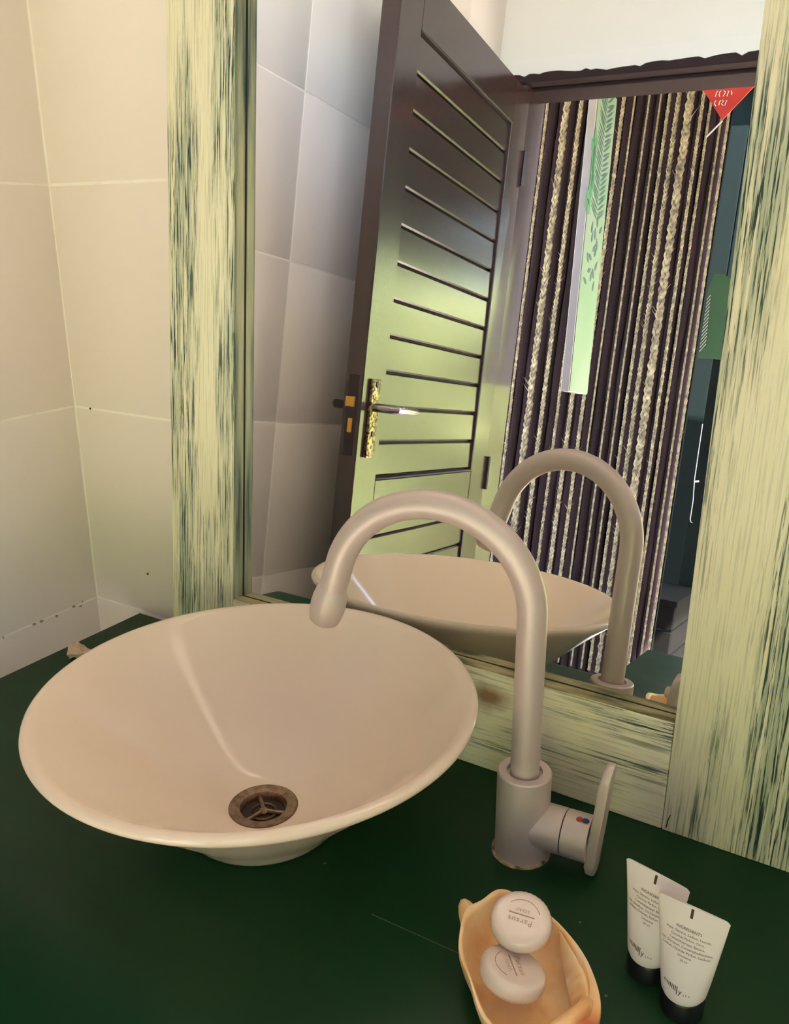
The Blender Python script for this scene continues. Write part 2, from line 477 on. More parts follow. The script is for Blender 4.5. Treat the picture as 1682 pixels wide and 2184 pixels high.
# ------------------------------------------------------------------ high window in the wall above the mirror (above the picture)
WZ0, WZ1, WX0, WX1 = 1.02, 1.64, -0.42, 0.95
win = bpy.data.objects.new('window_1', None); COL.objects.link(win); win.location = (0, 0, ZC); tag(win, kind='structure')
for (x0, x1, z0, z1) in ((WX0, WX1, WZ0, WZ0 + 0.03), (WX0, WX1, WZ1 - 0.03, WZ1), (WX0, WX0 + 0.03, WZ0, WZ1), (WX1 - 0.03, WX1, WZ0, WZ1), (0.26, 0.29, WZ0, WZ1)):
    MB().box(x0, x1, WY + 0.02, WY + 0.07, z0, z1, 0.002).build('window_bar', 'lintel_timber', win)
win2 = bpy.data.objects.new('fill_window', None); COL.objects.link(win2); win2.location = (0, 0, ZC); tag(win2, kind='structure')  # added opening that brightens the room from the front
for (x0, x1, z0, z1) in ((VX0, VX1, VZ0, VZ0 + 0.035), (VX0, VX1, VZ1 - 0.035, VZ1), (VX0, VX0 + 0.035, VZ0, VZ1), (VX1 - 0.035, VX1, VZ0, VZ1)):
    MB().box(x0, x1, FY - 0.07, FY - 0.02, z0, z1, 0.002).build('window_bar', 'lintel_timber', win2)
MB().box(WX0 - 0.4, WX1 + 0.4, WY + TH, WY + TH + 0.62, WZ1 + 0.06, WZ1 + 0.10).build('added_awning', 'plaster', win, smooth=False)  # unseen overhang added to keep direct sun out of the high window

# ------------------------------------------------------------------ counter
ct = thing('counter', 'dark green painted counter top under the basin', 'counter', (0, 0, 0))
YB, YF, XL, XR = 0.0894, -0.378, -0.517, 0.60
mb = MB()
prof = [(YB, -0.03), (YB, -0.002), (YB - 0.002, 0.0), (YF, 0.0), (YF - 0.012, -0.0016), (YF - 0.03, -0.007), (YF - 0.06, -0.019), (YF - 0.11, -0.044), (YF - 0.15, -0.07), (YF - 0.155, -0.09), (YF - 0.1, -0.09)]
mb.prism(prof, XL, 0.115, axes=(1, 2, 0))
prof2 = [(YB, -0.03), (YB, -0.002), (YB - 0.002, 0.0), (-0.60, 0.0), (-0.606, -0.002), (-0.61, -0.008), (-0.61, -0.03)]
mb.prism(prof2, 0.115, XR, axes=(1, 2, 0))
slab = mb.build('slab', 'green_paint', ct, angle=40)
for x, y in ((XL + 0.04, YB - 0.04), (XL + 0.04, YF + 0.0), (XR - 0.04, YB - 0.04), (XR - 0.04, -0.56)):
    MB().box(x - 0.025, x + 0.025, y - 0.025, y + 0.025, FL, -0.03, 0.003).build('leg', 'green_paint', ct)
MB().box(0.121, 0.214, -0.2397, -0.2391, -0.0004, 0.0002).map(lambda p: (p.x, p.y + (p.x - .121) * .02, p.z)).build('scratch', 'scratch_paint', ct, smooth=False)
for x, y in ((0.05, -0.21), (0.275, -0.155), (-0.49, 0.062), (0.318, -0.215)):
    MB().lathe([(0.0001, .0006), (.0011, .0003), (.0012, 0)], 8, (x, y, 0)).build('paint_fleck', 'scratch_paint', ct)

# ------------------------------------------------------------------ framed mirror leaning against the wall
LEAN = math.radians(5.896)
mir = thing('framed_mirror', 'tall mirror in a distressed cream and green wooden frame leaning on the wall', 'mirror', (0, 0, 0))
mir.rotation_euler = (-LEAN, 0, 0)
XO, XI, XRI, XRO, TB, GD, FT = -0.3565, -0.2520, 0.300, 0.432, 0.1114, 0.0190, 0.027
TOP, TTOP = 0.845, 0.735
SH = -0.0083
def shear(p): return (p.x + SH * p.z, p.y, p.z + (0.0003 + 0.103 * p.y if p.z < 0.003 else 0))
MB().box(XO, XI, 0, FT, 0, TOP + 0.02, 0.0012, 2).map(shear).build('stile', 'frame_wood_upright', mir)
MB().box(XRI, XRO, 0, FT, 0, TOP + 0.02, 0.0012, 2).map(shear).build('stile', 'frame_wood_upright', mir)
MB().box(XI + 0.0004, XRI - 0.0004, 0.0005, FT, 0, TB, 0.0012, 2).map(shear).build('rail', 'frame_wood_level', mir)
MB().box(XI + 0.0004, XRI - 0.0004, 0.0005, FT, TOP - 0.02, TOP + 0.02, 0.0012, 2).map(shear).build('rail', 'frame_wood_level', mir)
# glass and inner seam / weathered bead on the reveal
MB().box(XI - 0.004, XRI + 0.004, GD, GD + 0.004, TB - 0.004, TOP - 0.016).map(shear).build('glass', 'mirror_glass', mir, smooth=False)
sw = 0.0022
for (x0, x1, z0, z1) in ((XI, XI + sw, TB, TOP - 0.02), (XI, XRI, TB, TB + 0.0016)):
    MB().box(x0, x1, GD - 0.0012, GD + 0.0002, z0, z1).map(shear).build('seam', 'black_seam', mir, smooth=False)
MB().box(XI, XI + 0.0012, 0.002, GD - 0.001, TB, TOP - 0.02).map(shear).build('bead', 'frame_bead_upright', mir, smooth=False)
MB().box(XI, XRI, 0.0015, GD - 0.001, TB, TB + 0.0012).map(shear).build('bead', 'frame_bead', mir, smooth=False)
# short split at the foot of the frame
MB().prism([(0.3035, 0.004), (0.3045, 0.004), (0.3052, 0.012), (0.3068, 0.018), (0.3062, 0.0185), (0.3042, 0.0125)], -0.0003, 0.001, axes=(0, 2, 1)).build('split', 'black_seam', mir, smooth=False)

# ------------------------------------------------------------------ basin
BX, BY, BH, BR = -0.0441, -0.1841, 0.1329, 0.210
bas = thing('vessel_basin', 'round conical cream ceramic vessel basin on the green counter', 'basin', (BX, BY, 0))
out = [(0.030, 0.0003), (0.072, 0.0003), (0.0765, 0.0012), (0.079, 0.004), (0.084, 0.011), (0.098, 0.026), (0.122, 0.0495), (0.152, 0.078), (0.182, 0.1055), (0.200, 0.121), (0.2065, 0.1268)]
lip = [(0.2092, 0.1300), (0.2100, 0.1329), (0.2092, 0.1356), (0.2070, 0.1372), (0.2042, 0.1374), (0.2010, 0.1362)]
inn = [(0.194, 0.1303), (0.178, 0.1158), (0.150, 0.0900), (0.120, 0.0635), (0.092, 0.0405), (0.068, 0.0235), (0.052, 0.0150), (0.042, 0.0112), (0.034, 0.0094), (0.028, 0.0085), (0.026, 0.004)]
MB().lathe(out + lip + inn, 128).build('bowl', 'ceramic', bas, angle=60)
DX, DY, DZ = 0.0, 0.0, 0.0090
dr = MB().lathe([(0.0285, DZ - 0.004), (0.0335, DZ + 0.0002), (0.0338, DZ + 0.0014), (0.0325, DZ + 0.0022), (0.028, DZ + 0.0018), (0.0235, DZ + 0.0002), (0.0218, DZ - 0.003), (0.0215, DZ - 0.006), (0.0215, DZ - 0.0075)], 64, (DX, DY, 0)).build('drain', 'drain_metal', bas)
MB().lathe([(0.0335, DZ), (0.0343, DZ + 0.0004), (0.0343, DZ + 0.0010), (0.0335, DZ + 0.0014)], 64, (DX, DY, 0)).build('rust_ring', 'drain_rust', dr)
MB().lathe([(0.0001, DZ - 0.0070), (0.0216, DZ - 0.0070)], 48, (DX, DY, 0)).build('well', 'drain_dark', dr)
mb = MB()
mb.lathe([(0.0001, DZ - 0.0032), (0.0035, DZ - 0.0032), (0.005, DZ - 0.005), (0.005, DZ - 0.007)], 20, (DX, DY, 0))
for k in range(3):
    a = 2 * PI * k / 3 - 1.75
    mb.tube([(DX + 0.003 * math.cos(a), DY + 0.003 * math.sin(a), DZ - 0.0048), (DX + 0.0215 * math.cos(a), DY + 0.0215 * math.sin(a), DZ - 0.0048)], 0.0022, 8)
mb.lathe([(0.0135, DZ - 0.0062), (0.0125, DZ - 0.0045), (0.0115, DZ - 0.0062)], 32, (DX, DY, 0))
mb.build('strainer', 'drain_metal', dr)

# ------------------------------------------------------------------ faucet
FX, FYY, HB = 0.1957, -0.0981, 0.0870
fau = thing('tall_faucet', 'satin nickel gooseneck mixer tap standing beside the basin', 'faucet', (FX, FYY, 0))
RB, RT = 0.0247, 0.0131
body = MB().lathe([(0.0001, 0.0), (RB, 0.0), (RB, HB - 0.0015), (RB - 0.0012, HB), (RT + 0.0032, HB), (RT + 0.0030, HB - 0.004), (0.001, HB - 0.004)], 64).build('body', 'satin_nickel', fau, angle=30)
PSI, Z1, RA, PHI, LE = 3.33603, 0.23828, 0.091655, 2.85138, 0.03
ex, ey = math.cos(PSI), math.sin(PSI)
pts = [(0, 0, HB - 0.004 + (Z1 - HB + 0.004) * k / 10) for k in range(11)]
for k in range(1, 49):
    a = PHI * k / 48; s = RA * (1 - math.cos(a)); pts.append((ex * s, ey * s, Z1 + RA * math.sin(a)))
d = Vector((ex * math.sin(PHI), ey * math.sin(PHI), math.cos(PHI)))
P0 = Vector(pts[-1]); P1 = P0 + d * LE
pts.append(tuple(P0 + d * LE))
MB().tube(pts, RT, 40).build('spout', 'satin_nickel', fau, angle=40)
aer_p = [P1 - d * 0.004, P1 - d * 0.002, P1, P1 + d * 0.006, P1 + d * 0.016, P1 + d * 0.026, P1 + d * 0.032, P1 + d * 0.034, P1 + d * 0.034]
aer = MB().tube(aer_p, [RT, RT + 0.0008, RT + 0.0018, RT + 0.0030, RT + 0.0036, RT + 0.0026, RT + 0.0010, RT - 0.001, RT - 0.004], 40).build('aerator', 'satin_nickel_worn', fau, angle=50)
MB().lathe([(RB, 0.0), (RB + 0.0028, 0.0), (RB + 0.0026, 0.0022), (RB + 0.0005, 0.0036), (RB - 0.0005, 0.0036)], 48).map(lambda p: (p.x, p.y, p.z * (0.55 + 0.6 * noise.noise(p * 90 + Vector((3, 1, 0)))) if p.z > 0 else 0)).build('limescale_ring', 'limescale', fau)
# lever hub pointing right
HA = math.radians(5.0); hz = 0.0345
hd = Vector((math.cos(HA), math.sin(HA), 0.0)); RH = 0.0212
hp = lambda s: Vector((0, 0, hz)) + hd * s
MB().tube([hp(0.006), hp(0.0395), hp(0.0400)], [RH, RH, RH - 0.0006], 48).build('hub', 'satin_nickel', fau, angle=30)
MB().tube([hp(0.0398), hp(0.0408)], [RH - 0.0014] * 2, 48).build('hub_gap', 'black_seam', fau)
MB().tube([hp(0.0408), hp(0.0412), hp(0.064)], [RH - 0.0006, RH, RH], 48).build('hub_cap', 'satin_nickel', fau, angle=30)
# paddle lever: flat plate with rounded ends, normal along the hub axis
half = 0.0155; zt, zb = 0.116 - hz, -0.034
poly = []
for k in range(13):
    a = PI * k / 12; poly.append((half * 0.82 * math.cos(a), zt - half * 0.9 + half * 0.9 * math.sin(a)))
for k in range(13):
    a = PI + PI * k / 12; poly.append((half * math.cos(a), zb + half + half * math.sin(a)))
lv = MB().prism(poly, 0.0, 0.0085, 0.0022)
def lever_map(p):
    s = 0.063 + p.z + 0.0065 * max(0.0, (p.y) / 0.08) ** 1.3 * 1.4      # leans out a little at the top
    q = hp(s) + Vector((-hd.y, hd.x, 0)) * p.x
    return (q.x, q.y, q.z + p.y)
lever = lv.map(lever_map).build('lever', 'satin_nickel', fau, angle=40)
for k, mm in ((0, 'red_dot'), (1, 'blue_dot')):
    a0 = math.radians(100 + 0)
    q = hp(0.0545 + 0.0052 * k)
    MB().lathe([(0.0001, 0.0008), (0.0028, 0.0007), (0.0034, 0.0)], 16).map(lambda p: (q.x + p.x, q.y + p.y - 0.004, q.z + RH * 0.983 + p.z)).build('temperature_dot', mm, fau)

# ------------------------------------------------------------------ shell soap dish
SHX, SHY = 0.2670, -0.2520
shell = thing('shell_soap_dish', 'orange tan half sea shell holding two wrapped soaps', 'shell', (SHX, SHY, 0), math.radians(-43))
A, B_ = 0.0725, 0.0485
def rimpt(u):
    # u=0 : +x (lower right in the picture), u=pi : -x (upper left, pointed apex)
    c, s = math.cos(u), math.sin(u)
    r = 1 + 0.05 * math.cos(2 * u + .5) + 0.06 * max(0, c) * abs(s) + 0.02 * math.sin(5 * u) - 0.06 * max(0, -c) ** 4
    z = 0.036 + 0.004 * math.sin(u * 2 + 1.0) + 0.0015 * math.sin(7 * u) - 0.004 * max(0, c) ** 2
    return A * c * r, B_ * s * r, z
NU = 96
rows = []
prof_o = [(0.02, 0.0), (0.30, 0.0), (0.46, 0.02), (0.66, 0.10), (0.84, 0.30), (0.95, 0.58), (1.00, 0.84), (1.005, 0.95), (0.995, 1.0)]
def lipw(u): return 0.055 + 0.16 * math.exp(-((math.atan2(math.sin(u - 0.25), math.cos(u - 0.25))) / 0.75) ** 2)
for s, h in prof_o:
    rows.append([(rimpt(2 * PI * j / NU)[0] * s * (1 + 0.012 * math.sin(9 * 2 * PI * j / NU + 6 * s)), rimpt(2 * PI * j / NU)[1] * s * (1 + 0.012 * math.sin(9 * 2 * PI * j / NU + 6 * s)), rimpt(2 * PI * j / NU)[2] * h) for j in range(NU)])
for s_rel, h in ((0.5, 1.0), (1.0, 0.97), (1.15, 0.90), (1.6, 0.72), (2.6, 0.46), (4.4, 0.26), (7.0, 0.155), (11, 0.14), (15.5, 0.135)):
    r_ = []
    for j in range(NU):
        u = 2 * PI * j / NU; x, y, z = rimpt(u)
        base_in = 0.995 - lipw(u) * min(s_rel, 1.0) - max(0, s_rel - 1) * 0.055
        base_in = max(base_in, 0.02)
        r_.append((x * base_in, y * base_in, max(z * h, 0.0035)))
    rows.append(r_)
mb = MB(); vv = mb.grid(rows); mb.cap(vv[0], True); mb.cap(vv[-1])
mb.build('shell_body', 'shell_skin', shell, angle=50)
# rolled inner fold with teeth along the right hand rim
rows = []
NQ = 73
for k in range(NQ):
    q = k / (NQ - 1); u = math.radians(20 + 98 * q); x, y, z = rimpt(u)
    env = math.sin(PI * min(1.0, q * 1.02 + 0.02)) ** 0.6
    rip = math.cos(q * 2 * PI * 6.5)
    row = []
    for j in range(11):
        w_ = j / 10                                   # 0 at the rim, 1 at the inner toothed edge
        sc_ = 0.965 - (0.30 * env + 0.03) * w_ - 0.012 * rip * w_ * env
        zz = z * 0.965 - 0.002 - 0.0035 * math.sin(PI * min(1, w_ * 3)) * (1 if w_ < .34 else 0) + 0.0040 * math.sin(PI * w_) * env - 0.0100 * w_ ** 2 * env + 0.0016 * rip * w_ * env
        row.append((x * sc_, y * sc_, zz))
    row += [(p[0] * .985, p[1] * .985, p[2] - 0.0045) for p in row[::-1]]
    rows.append(row)
mb = MB(); vv = mb.grid(rows); mb.cap(vv[0], True); mb.cap(vv[-1])
mb.build('toothed_fold', 'shell_skin', shell, angle=70)
MB().tube([(-0.069, -0.018, 0.020), (-0.0745, -0.020, 0.024), (-0.078, -0.021, 0.0275), (-0.080, -0.0215, 0.030)], [0.010, 0.0075, 0.0052, 0.002], 16).build('apex_knob', 'shell_skin', shell, angle=60)
MB().tube([(0.034, 0.030, 0.026), (0.042, 0.028, 0.0335), (0.048, 0.022, 0.0355), (0.052, 0.012, 0.035), (0.055, 0.000, 0.034), (0.056, -0.012, 0.032)], [0.002, 0.0048, 0.0058, 0.0060, 0.0052, 0.002], 16).build('lip_ridge', 'shell_skin', shell, angle=60)

# ------------------------------------------------------------------ wrapped soaps
def soap(label, centre, nrm, spin, rx, ry, h, text_flip):
    o = thing('wrapped_soap', label, 'soap', centre, 0, 'soaps in the shell dish')
    nv = Vector(nrm).normalized(); q = Vector((0, 0, 1)).rotation_difference(nv)
    o.rotation_mode = 'QUATERNION'
    from mathutils import Quaternion
    o.rotation_quaternion = q @ Quaternion((0, 0, 1), spin)
    seg = 72; rows = []
    for r, z in ((0.30, -h * .5), (0.72, -h * .5), (0.90, -h * .44), (0.985, -h * .2), (1.0, 0.0), (0.995, h * .18), (0.965, h * .36), (0.90, h * .47), (0.78, h * .5), (0.60, h * .485), (0.30, h * .48)):
        k = 0.009 * max(0, (r - .6) / .4)
        rows.append([(rx * r * math.cos(2 * PI * j / seg) * (1 + k * (1 if j % 2 else -1)), ry * r * math.sin(2 * PI * j / seg) * (1 + k * (1 if j % 2 else -1)), z) for j in range(seg)])
    mb = MB(); vv = mb.grid(rows); mb.cap(vv[0], True); mb.cap(vv[-1])
    mb.build('wrapper', 'soap_paper', o, angle=55)
    zt = h * .488 + 0.0003
    for s, sz, y in (('Parsus', rx * 0.27, 0.16 * rx), ('SOAP', rx * 0.17, -0.22 * rx)):
        me = text_mesh(s, sz, spacing=1.15)
        me.materials.clear(); me.materials.append(MATS['soap_print'])
        for v_ in me.vertices: v_.co = Vector((v_.co.x, v_.co.y + y, zt))
        link('lettering', me, o)
    MB().box(-rx * .42, rx * .42, -0.08 * rx, -0.05 * rx, zt - .0003, zt + .0001).build('printed_rule', 'soap_print', o, smooth=False)
    mb = MB()
    arc = [(rx * .60 * math.cos(a), ry * .60 * math.sin(a), zt) for a in [math.radians(205 + 6 * i) for i in range(20)]]
    mb.tube(arc, 0.00022, 4).build('printed_arc', 'soap_print', o)
    return o
soap('round pleated soap in pale paper, the upper one in the shell', (0.2520, -0.2290, 0.0480), (0.10, -0.24, 1.0), math.radians(190), 0.0236, 0.0236, 0.0150, True)
soap('pale wrapped soap lying lower in the shell, half under the other soap', (0.2600, -0.2610, 0.0300), (0.16, 0.26, 1.0), math.radians(310), 0.0250, 0.0250, 0.0150, True)

# ------------------------------------------------------------------ lotion tubes
def lotion(label, base, rz):
    o = thing('lotion_tube', label, 'lotion tube', base, rz, 'lotion tubes on the counter')
    Hc, Ht = 0.0165, 0.0925
    MB().lathe([(0.0001, 0), (0.0150, 0), (0.0158, 0.0008), (0.0162, Hc - 0.001), (0.0156, Hc), (0.0001, Hc)], 48).build('cap', 'black_plastic', o, angle=40)
    NS = 64; rows = []
    def sect(z):
        q = (z - Hc) / (Ht - Hc)
        r0 = 0.0158
        a = r0 + (0.0262 - r0) * q ** 0.9
        b2 = r0 * max(0.0, 1 - q ** 1.25) + 0.0007
        if q < 0.05: k_ = (0.05 - q) / 0.05; a -= 0.0012 * k_ ** 2; b2 -= 0.0012 * k_ ** 2
        return a, b2
    zs = [Hc + (Ht - Hc) * (k / 26) for k in range(27)]
    for z in zs:
        a, b2 = sect(z)
        rows.append([(a * math.cos(2 * PI * j / NS), b2 * math.sin(2 * PI * j / NS), z - (0.0022 * max(0, (abs(math.cos(2 * PI * j / NS)) - .86) / .14) ** 2 if z > Ht - 0.001 else 0)) for j in range(NS)])
    mb = MB(); vv = mb.grid(rows); mb.cap(vv[0], True); mb.cap(vv[-1]); mb.build('tube_body', 'tube_white', o, angle=60)
    def wrap(x, z, off=0.00025):
        a, b2 = sect(min(z, Ht)); k = max(-1, min(1, x / a))
        return (x, -b2 * math.sqrt(max(0, 1 - k * k)) - off, z)
    def put(s, size, x, z, sp=1.0, nm='lettering'):
        me = text_mesh(s, size, spacing=sp); me.materials.clear(); me.materials.append(MATS['tube_print'])
        for v_ in me.vertices: v_.co = Vector(wrap(x + v_.co.x, z + v_.co.y))
        link(nm, me, o)
    zz = 0.0755
    put('INGREDIENTS', 0.0030, 0, zz)
    for k, s in enumerate(('Aqua, Glycerin, Sodium, Laureth,', 'Coconut, Parfum, Citric,', 'Cocamidopropyl, Betaine,', 'Oil, Disodium, Cocoamphodiacetate,', 'Sodium Chloride, Parfum, Linalool,', 'Limonene', '30 ml')):
        put(s, 0.00245, 0.0002, zz - 0.0038 - 0.0033 * k)
    # slanting logo of fine bars and small letters
    mb = MB()
    for k in range(9):
        x0 = -0.0115 + 0.0013 * k; h0 = 0.0012 + 0.00035 * k + (0.0016 if k == 8 else 0)
        for (xa, xb) in ((x0, x0 + 0.0006),):
            mb.box(xa, xb, 0, 0.0001, 0.0310 - h0, 0.0310 + 0.0006)
    mb.map(lambda p: wrap(p.x, p.z, 0.0002 + p.y)).build('logo_bars', 'tube_print', o, smooth=False)
    put('y', 0.0060, 0.0016, 0.0282); put('t h e', 0.0026, 0.0062, 0.0268)
    MB().box(-0.0010, 0.0010, 0, 0.0001, Ht - 0.0082, Ht - 0.0012).map(lambda p: wrap(p.x, p.z, 0.0002 + p.y)).build('registration_mark', 'tube_print', o, smooth=False)
    return o
lotion('white lotion tube with black cap, the front one overlapping the other tube', (0.3692, -0.1952, 0), math.radians(-5))
lotion('white lotion tube with black cap, partly hidden behind the other tube', (0.3374, -0.1745, 0), math.radians(-12))

# ------------------------------------------------------------------ small broken shell behind the basin
o = thing('broken_shell', 'small broken pinkish shell on the counter by the left wall', 'shell', (-0.4740, -0.0570, 0), 0.4)
mb = MB(); rows = []
for k in range(9):
    q = k / 8; r = 0.012 * (1 - q) ** 0.7 * (1 + .18 * math.sin(5 * k)) + 0.0008
    rows.append([(-0.012 + 0.03 * q + 0, r * math.cos(2 * PI * j / 14) * (1 + .15 * math.sin(3 * j)), max(0.0, 0.0105 + r * math.sin(2 * PI * j / 14) * .9)) for j in range(14)])
vv = mb.grid(rows); mb.cap(vv[0], True); mb.cap(vv[-1]); mb.build('whorl', 'pink_shell', o)
for k in range(5):
    a = 0.5 + k * 0.5
    p0 = Vector((-0.008 + 0.004 * k, 0.007 * math.cos(a), 0.0105 + 0.008 * math.sin(a)))
    MB().tube([p0, p0 + Vector((-0.002, 0.005 * math.cos(a), 0.006 * math.sin(a)))], [0.0022, 0.0006], 8).build('spike', 'pink_shell', o)

# ------------------------------------------------------------------ the open door
DH = Vector((-0.547, -1.288)); DFv = Vector((-0.479, -0.541)); dl = (DFv - DH); DW = dl.length
door = bpy.data.objects.new('door_1', None); COL.objects.link(door)
door.location = (DH.x, DH.y, ZC); door.rotation_euler = (0, 0, math.atan2(dl.y, dl.x) - PI / 2)
tag(door, kind='structure')
# local: y along the leaf from the hinge, x = 0 visible face, thickness to -x
DT, ZB, ZT = 0.040, FL + 0.01, 1.180
SL, SRt = 0.095, 0.108     # lock stile, hinge stile
PY0, PY1 = SRt, DW - SL
MB().box(-DT, 0, DW - SL, DW, ZB, ZT, 0.002).build('stile', 'door_timber_upright', door)
MB().box(-DT, 0, 0, SRt, ZB, ZT, 0.002).build('stile', 'door_timber_upright', door)
MB().box(-DT, -0.0005, PY0, PY1, 1.078, ZT, 0.002).build('rail', 'door_timber', door)
MB().box(-DT, -0.0005, PY0, PY1, 0.086, 0.204, 0.002).build('rail', 'door_timber', door)
MB().box(-DT, -0.0005, PY0, PY1, ZB, ZB + 0.14, 0.002).build('rail', 'door_timber', door)
MB().box(-0.022, -0.018, PY0, PY1, ZB + .1, 1.08).build('panel_back', 'groove_dark', door, smooth=False)
def boards(z0, z1, n):
    h = (z1 - z0) / n
    for k in range(n):
        mb = MB().prism([(-0.018, z0 + k * h + 0.0035), (-0.0065, z0 + k * h + 0.0035), (-0.0035, z0 + k * h + 0.007), (-0.0045, z0 + (k + 1) * h - 0.004), (-0.008, z0 + (k + 1) * h - 0.001), (-0.018, z0 + (k + 1) * h - 0.001)], PY0 + 0.006, PY1 - 0.003, axes=(0, 2, 1))
        mb.build('board', 'door_timber', door, angle=25)
boards(0.208, 1.072, 12); boards(ZB + 0.145, 0.082, 10)
for z0 in (0.2045, 1.0735): MB().box(-0.012, 0.002, PY0, PY1, z0, z0 + 0.0035, 0.001).build('moulding', 'groove_dark', door)
MB().box(-0.012, 0.001, PY0, PY0 + 0.008, 0.204, 1.077, 0.001).build('moulding', 'groove_dark', door)
MB().box(-0.012, 0.001, PY0, PY0 + 0.008, ZB + 0.14, 0.086, 0.001).build('moulding', 'groove_dark', door)
# lock edge plate with latch and bolt, handle plate and lever
ep = MB().box(-0.031, -0.009, DW - 0.001, DW + 0.0022, 0.255, 0.412, 0.0008).build('edge_plate', 'dark_iron', door)
MB().box(-0.030, -0.012, DW + 0.002, DW + 0.010, 0.350, 0.370, 0.001).build('latch', 'latch_brass', ep)
MB().box(-0.024, -0.014, DW + 0.002, DW + 0.0045, 0.300, 0.328, 0.001).build('bolt', 'latch_brass', ep)
hpz0, hpz1, hy = 0.252, 0.408, DW - 0.045
hpo = MB().box(0.0, 0.008, hy - 0.017, hy + 0.017, hpz0, hpz1, 0.003, 2).build('handle_plate', 'aged_brass', door)
for z in (0.398, 0.300):
    MB().tube([(0.007, hy, z), (0.0098, hy, z)], 0.0055, 12).build('screw', 'dark_iron', hpo)
MB().tube([(0.004, hy, 0.352), (0.045, hy, 0.352), (0.052, hy - 0.006, 0.352), (0.054, hy - 0.03, 0.352), (0.054, hy - 0.085, 0.350), (0.053, hy - 0.105, 0.349)], [0.009, 0.009, 0.0092, 0.0088, 0.008, 0.006], 14).build('lever', 'chrome_worn', hpo)
MB().tube([(-DT - 0.004, hy, 0.352), (-DT - 0.04, hy, 0.352), (-DT - 0.048, hy - 0.01, 0.352), (-DT - 0.05, hy - 0.1, 0.350)], [0.009, 0.009, 0.009, 0.007], 12).build('lever', 'dark_iron', hpo)
for z in (-0.5, 0.15, 0.95):
    MB().tube([(0.004, -0.004, z), (0.004, -0.004, z + 0.09)], 0.006, 10).build('hinge', 'dark_iron', door)

# ------------------------------------------------------------------ outside the door
gz = FL - 0.02
tag(MB().box(-12, 14, -18, 14, gz - 0.3, gz - 0.0).build('ground', 'sand', smooth=False), kind='structure')
# dark screen of poles behind the hanging ropes
SY = -2.60
scr = thing('pole_screen', 'dark brown screen of upright poles behind the hanging ropes', 'screen', (-0.79, SY, gz))
MB().box(-1.25, 0.445, -0.06, -0.04, 0, 2.60).build('backing', 'dark_boards', scr, smooth=False)
rp = random.Random(5)
pole_me = []
for k in range(3):
    mb = MB(); n = 26
    mb.tube([(0.002 * math.sin(i * 1.1 + k), 0.002 * math.cos(i * .8 + k), 2.59 * i / n) for i in range(n + 1)], [0.0185 + 0.002 * noise.noise(Vector((k * 9, i * .9, 0))) for i in range(n + 1)], 12)
    pole_me.append(mb.mesh('pole', 'dark_pole'))
for k in range(42):
    link('pole', pole_me[k % 3], scr, (-1.22 + 0.040 * k + rp.uniform(-.003, .003), -0.022 + rp.uniform(-.006, .006), 0.0))

# braided rope curtain: 16 strands the mirror shows, each a braid of three cords
rc = thing('rope_curtain', 'row of braided straw ropes hanging outside the doorway', 'rope curtain', (-0.72, -2.55, gz))
MB().tube([(-0.65, 0, 2.55), (0.42, 0, 2.55)], 0.012, 12).build('rail', 'dark_pole', rc)
def braid(w, length, seed):
    mb = MB(); r = w * 0.26; pitch = w * 3.2; n = max(40, int(length / pitch * 7)); n = min(n, 900)
    for c in range(3):
        pts = []
        for i in range(n + 1):
            z = length * i / n; ph = 2 * PI * z / pitch + c * 2 * PI / 3
            jx = 0.15 * w * noise.noise(Vector((seed * 5.1, z * 9, c)))
            pts.append((w * 0.30 * math.sin(ph) + jx, w * 0.17 * math.sin(2 * ph), z))
        mb.tube(pts, [r * (1 + 0.35 * noise.noise(Vector((z_ * 0.4, c, seed)))) for z_ in range(n + 1)], 5)
    rs = random.Random(seed)
    for i in range(40):      # loose straw ends
        z = rs.uniform(0.05, length); a = rs.uniform(0, 2 * PI); l = rs.uniform(.4, 1.1) * w
        p0 = Vector((w * .35 * math.cos(a), w * .3 * math.sin(a), z))
        mb.tube([p0, p0 + Vector((math.cos(a) * l, abs(math.sin(a)) * l, l * 1.2))], [w * .07, w * .02], 4)
    return mb.mesh('strand', 'rope_fibre', angle=60)
strands = [(-0.738, .010), (-0.697, .0095), (-0.632, .0220), (-0.584, .0150), (-0.536, .0105), (-0.491, .0148), (-0.455, .0118), (-0.424, .0068), (-0.381, .0066), (-0.348, .0066), (-0.323, .0100), (-0.296, .0142), (-0.261, .0237), (-0.224, .0100), (-0.204, .0074), (-0.170, .0062), (-0.147, .0072), (-0.80, .012)]
cache = {}
for k, (x, w) in enumerate(strands):
    w *= 1.22; key = round(w * 400)
    if key not in cache: cache[key] = braid(key / 400, 2.38, key)
    link('strand', cache[key], rc, (0.455 + (x - 0.455) * 1.3077 + 0.72, rp.uniform(-.006, .012), 0.18))

# tall narrow painted board hanging in front of the ropes
hb = thing('hanging_board', 'tall narrow white board with a leaf painted green side hanging before the ropes', 'board', (-0.448, -1.55, 0.440))
hb.rotation_euler = (0, math.radians(-2.0), 0)
MB().box(-0.013, 0.0115, -0.16, 0.0, 0, 0.86, 0.001).build('board', 'white_board', hb)
MB().box(0.0115, 0.0135, -0.158, -0.002, 0.002, 0.858).build('painted_side', 'pale_green_paint', hb, smooth=False)
rl = random.Random(9)
def leaf(y, z, l, ang, mm, w=0.22):
    c, s_ = math.cos(ang), math.sin(ang); pl = []
    for q in (0, .25, .55, .8, 1): pl.append((l * q, w * l * math.sin(PI * min(1, q ** .8)) * .5))
    pl = pl + [(a, -b_) for a, b_ in pl[-2:0:-1]]
    MB().prism([(y + a * c - b_ * s_, z + a * s_ + b_ * c) for a, b_ in pl], 0.0135, 0.0141, axes=(1, 2, 0)).build('painted_leaf', mm, hb, smooth=False)
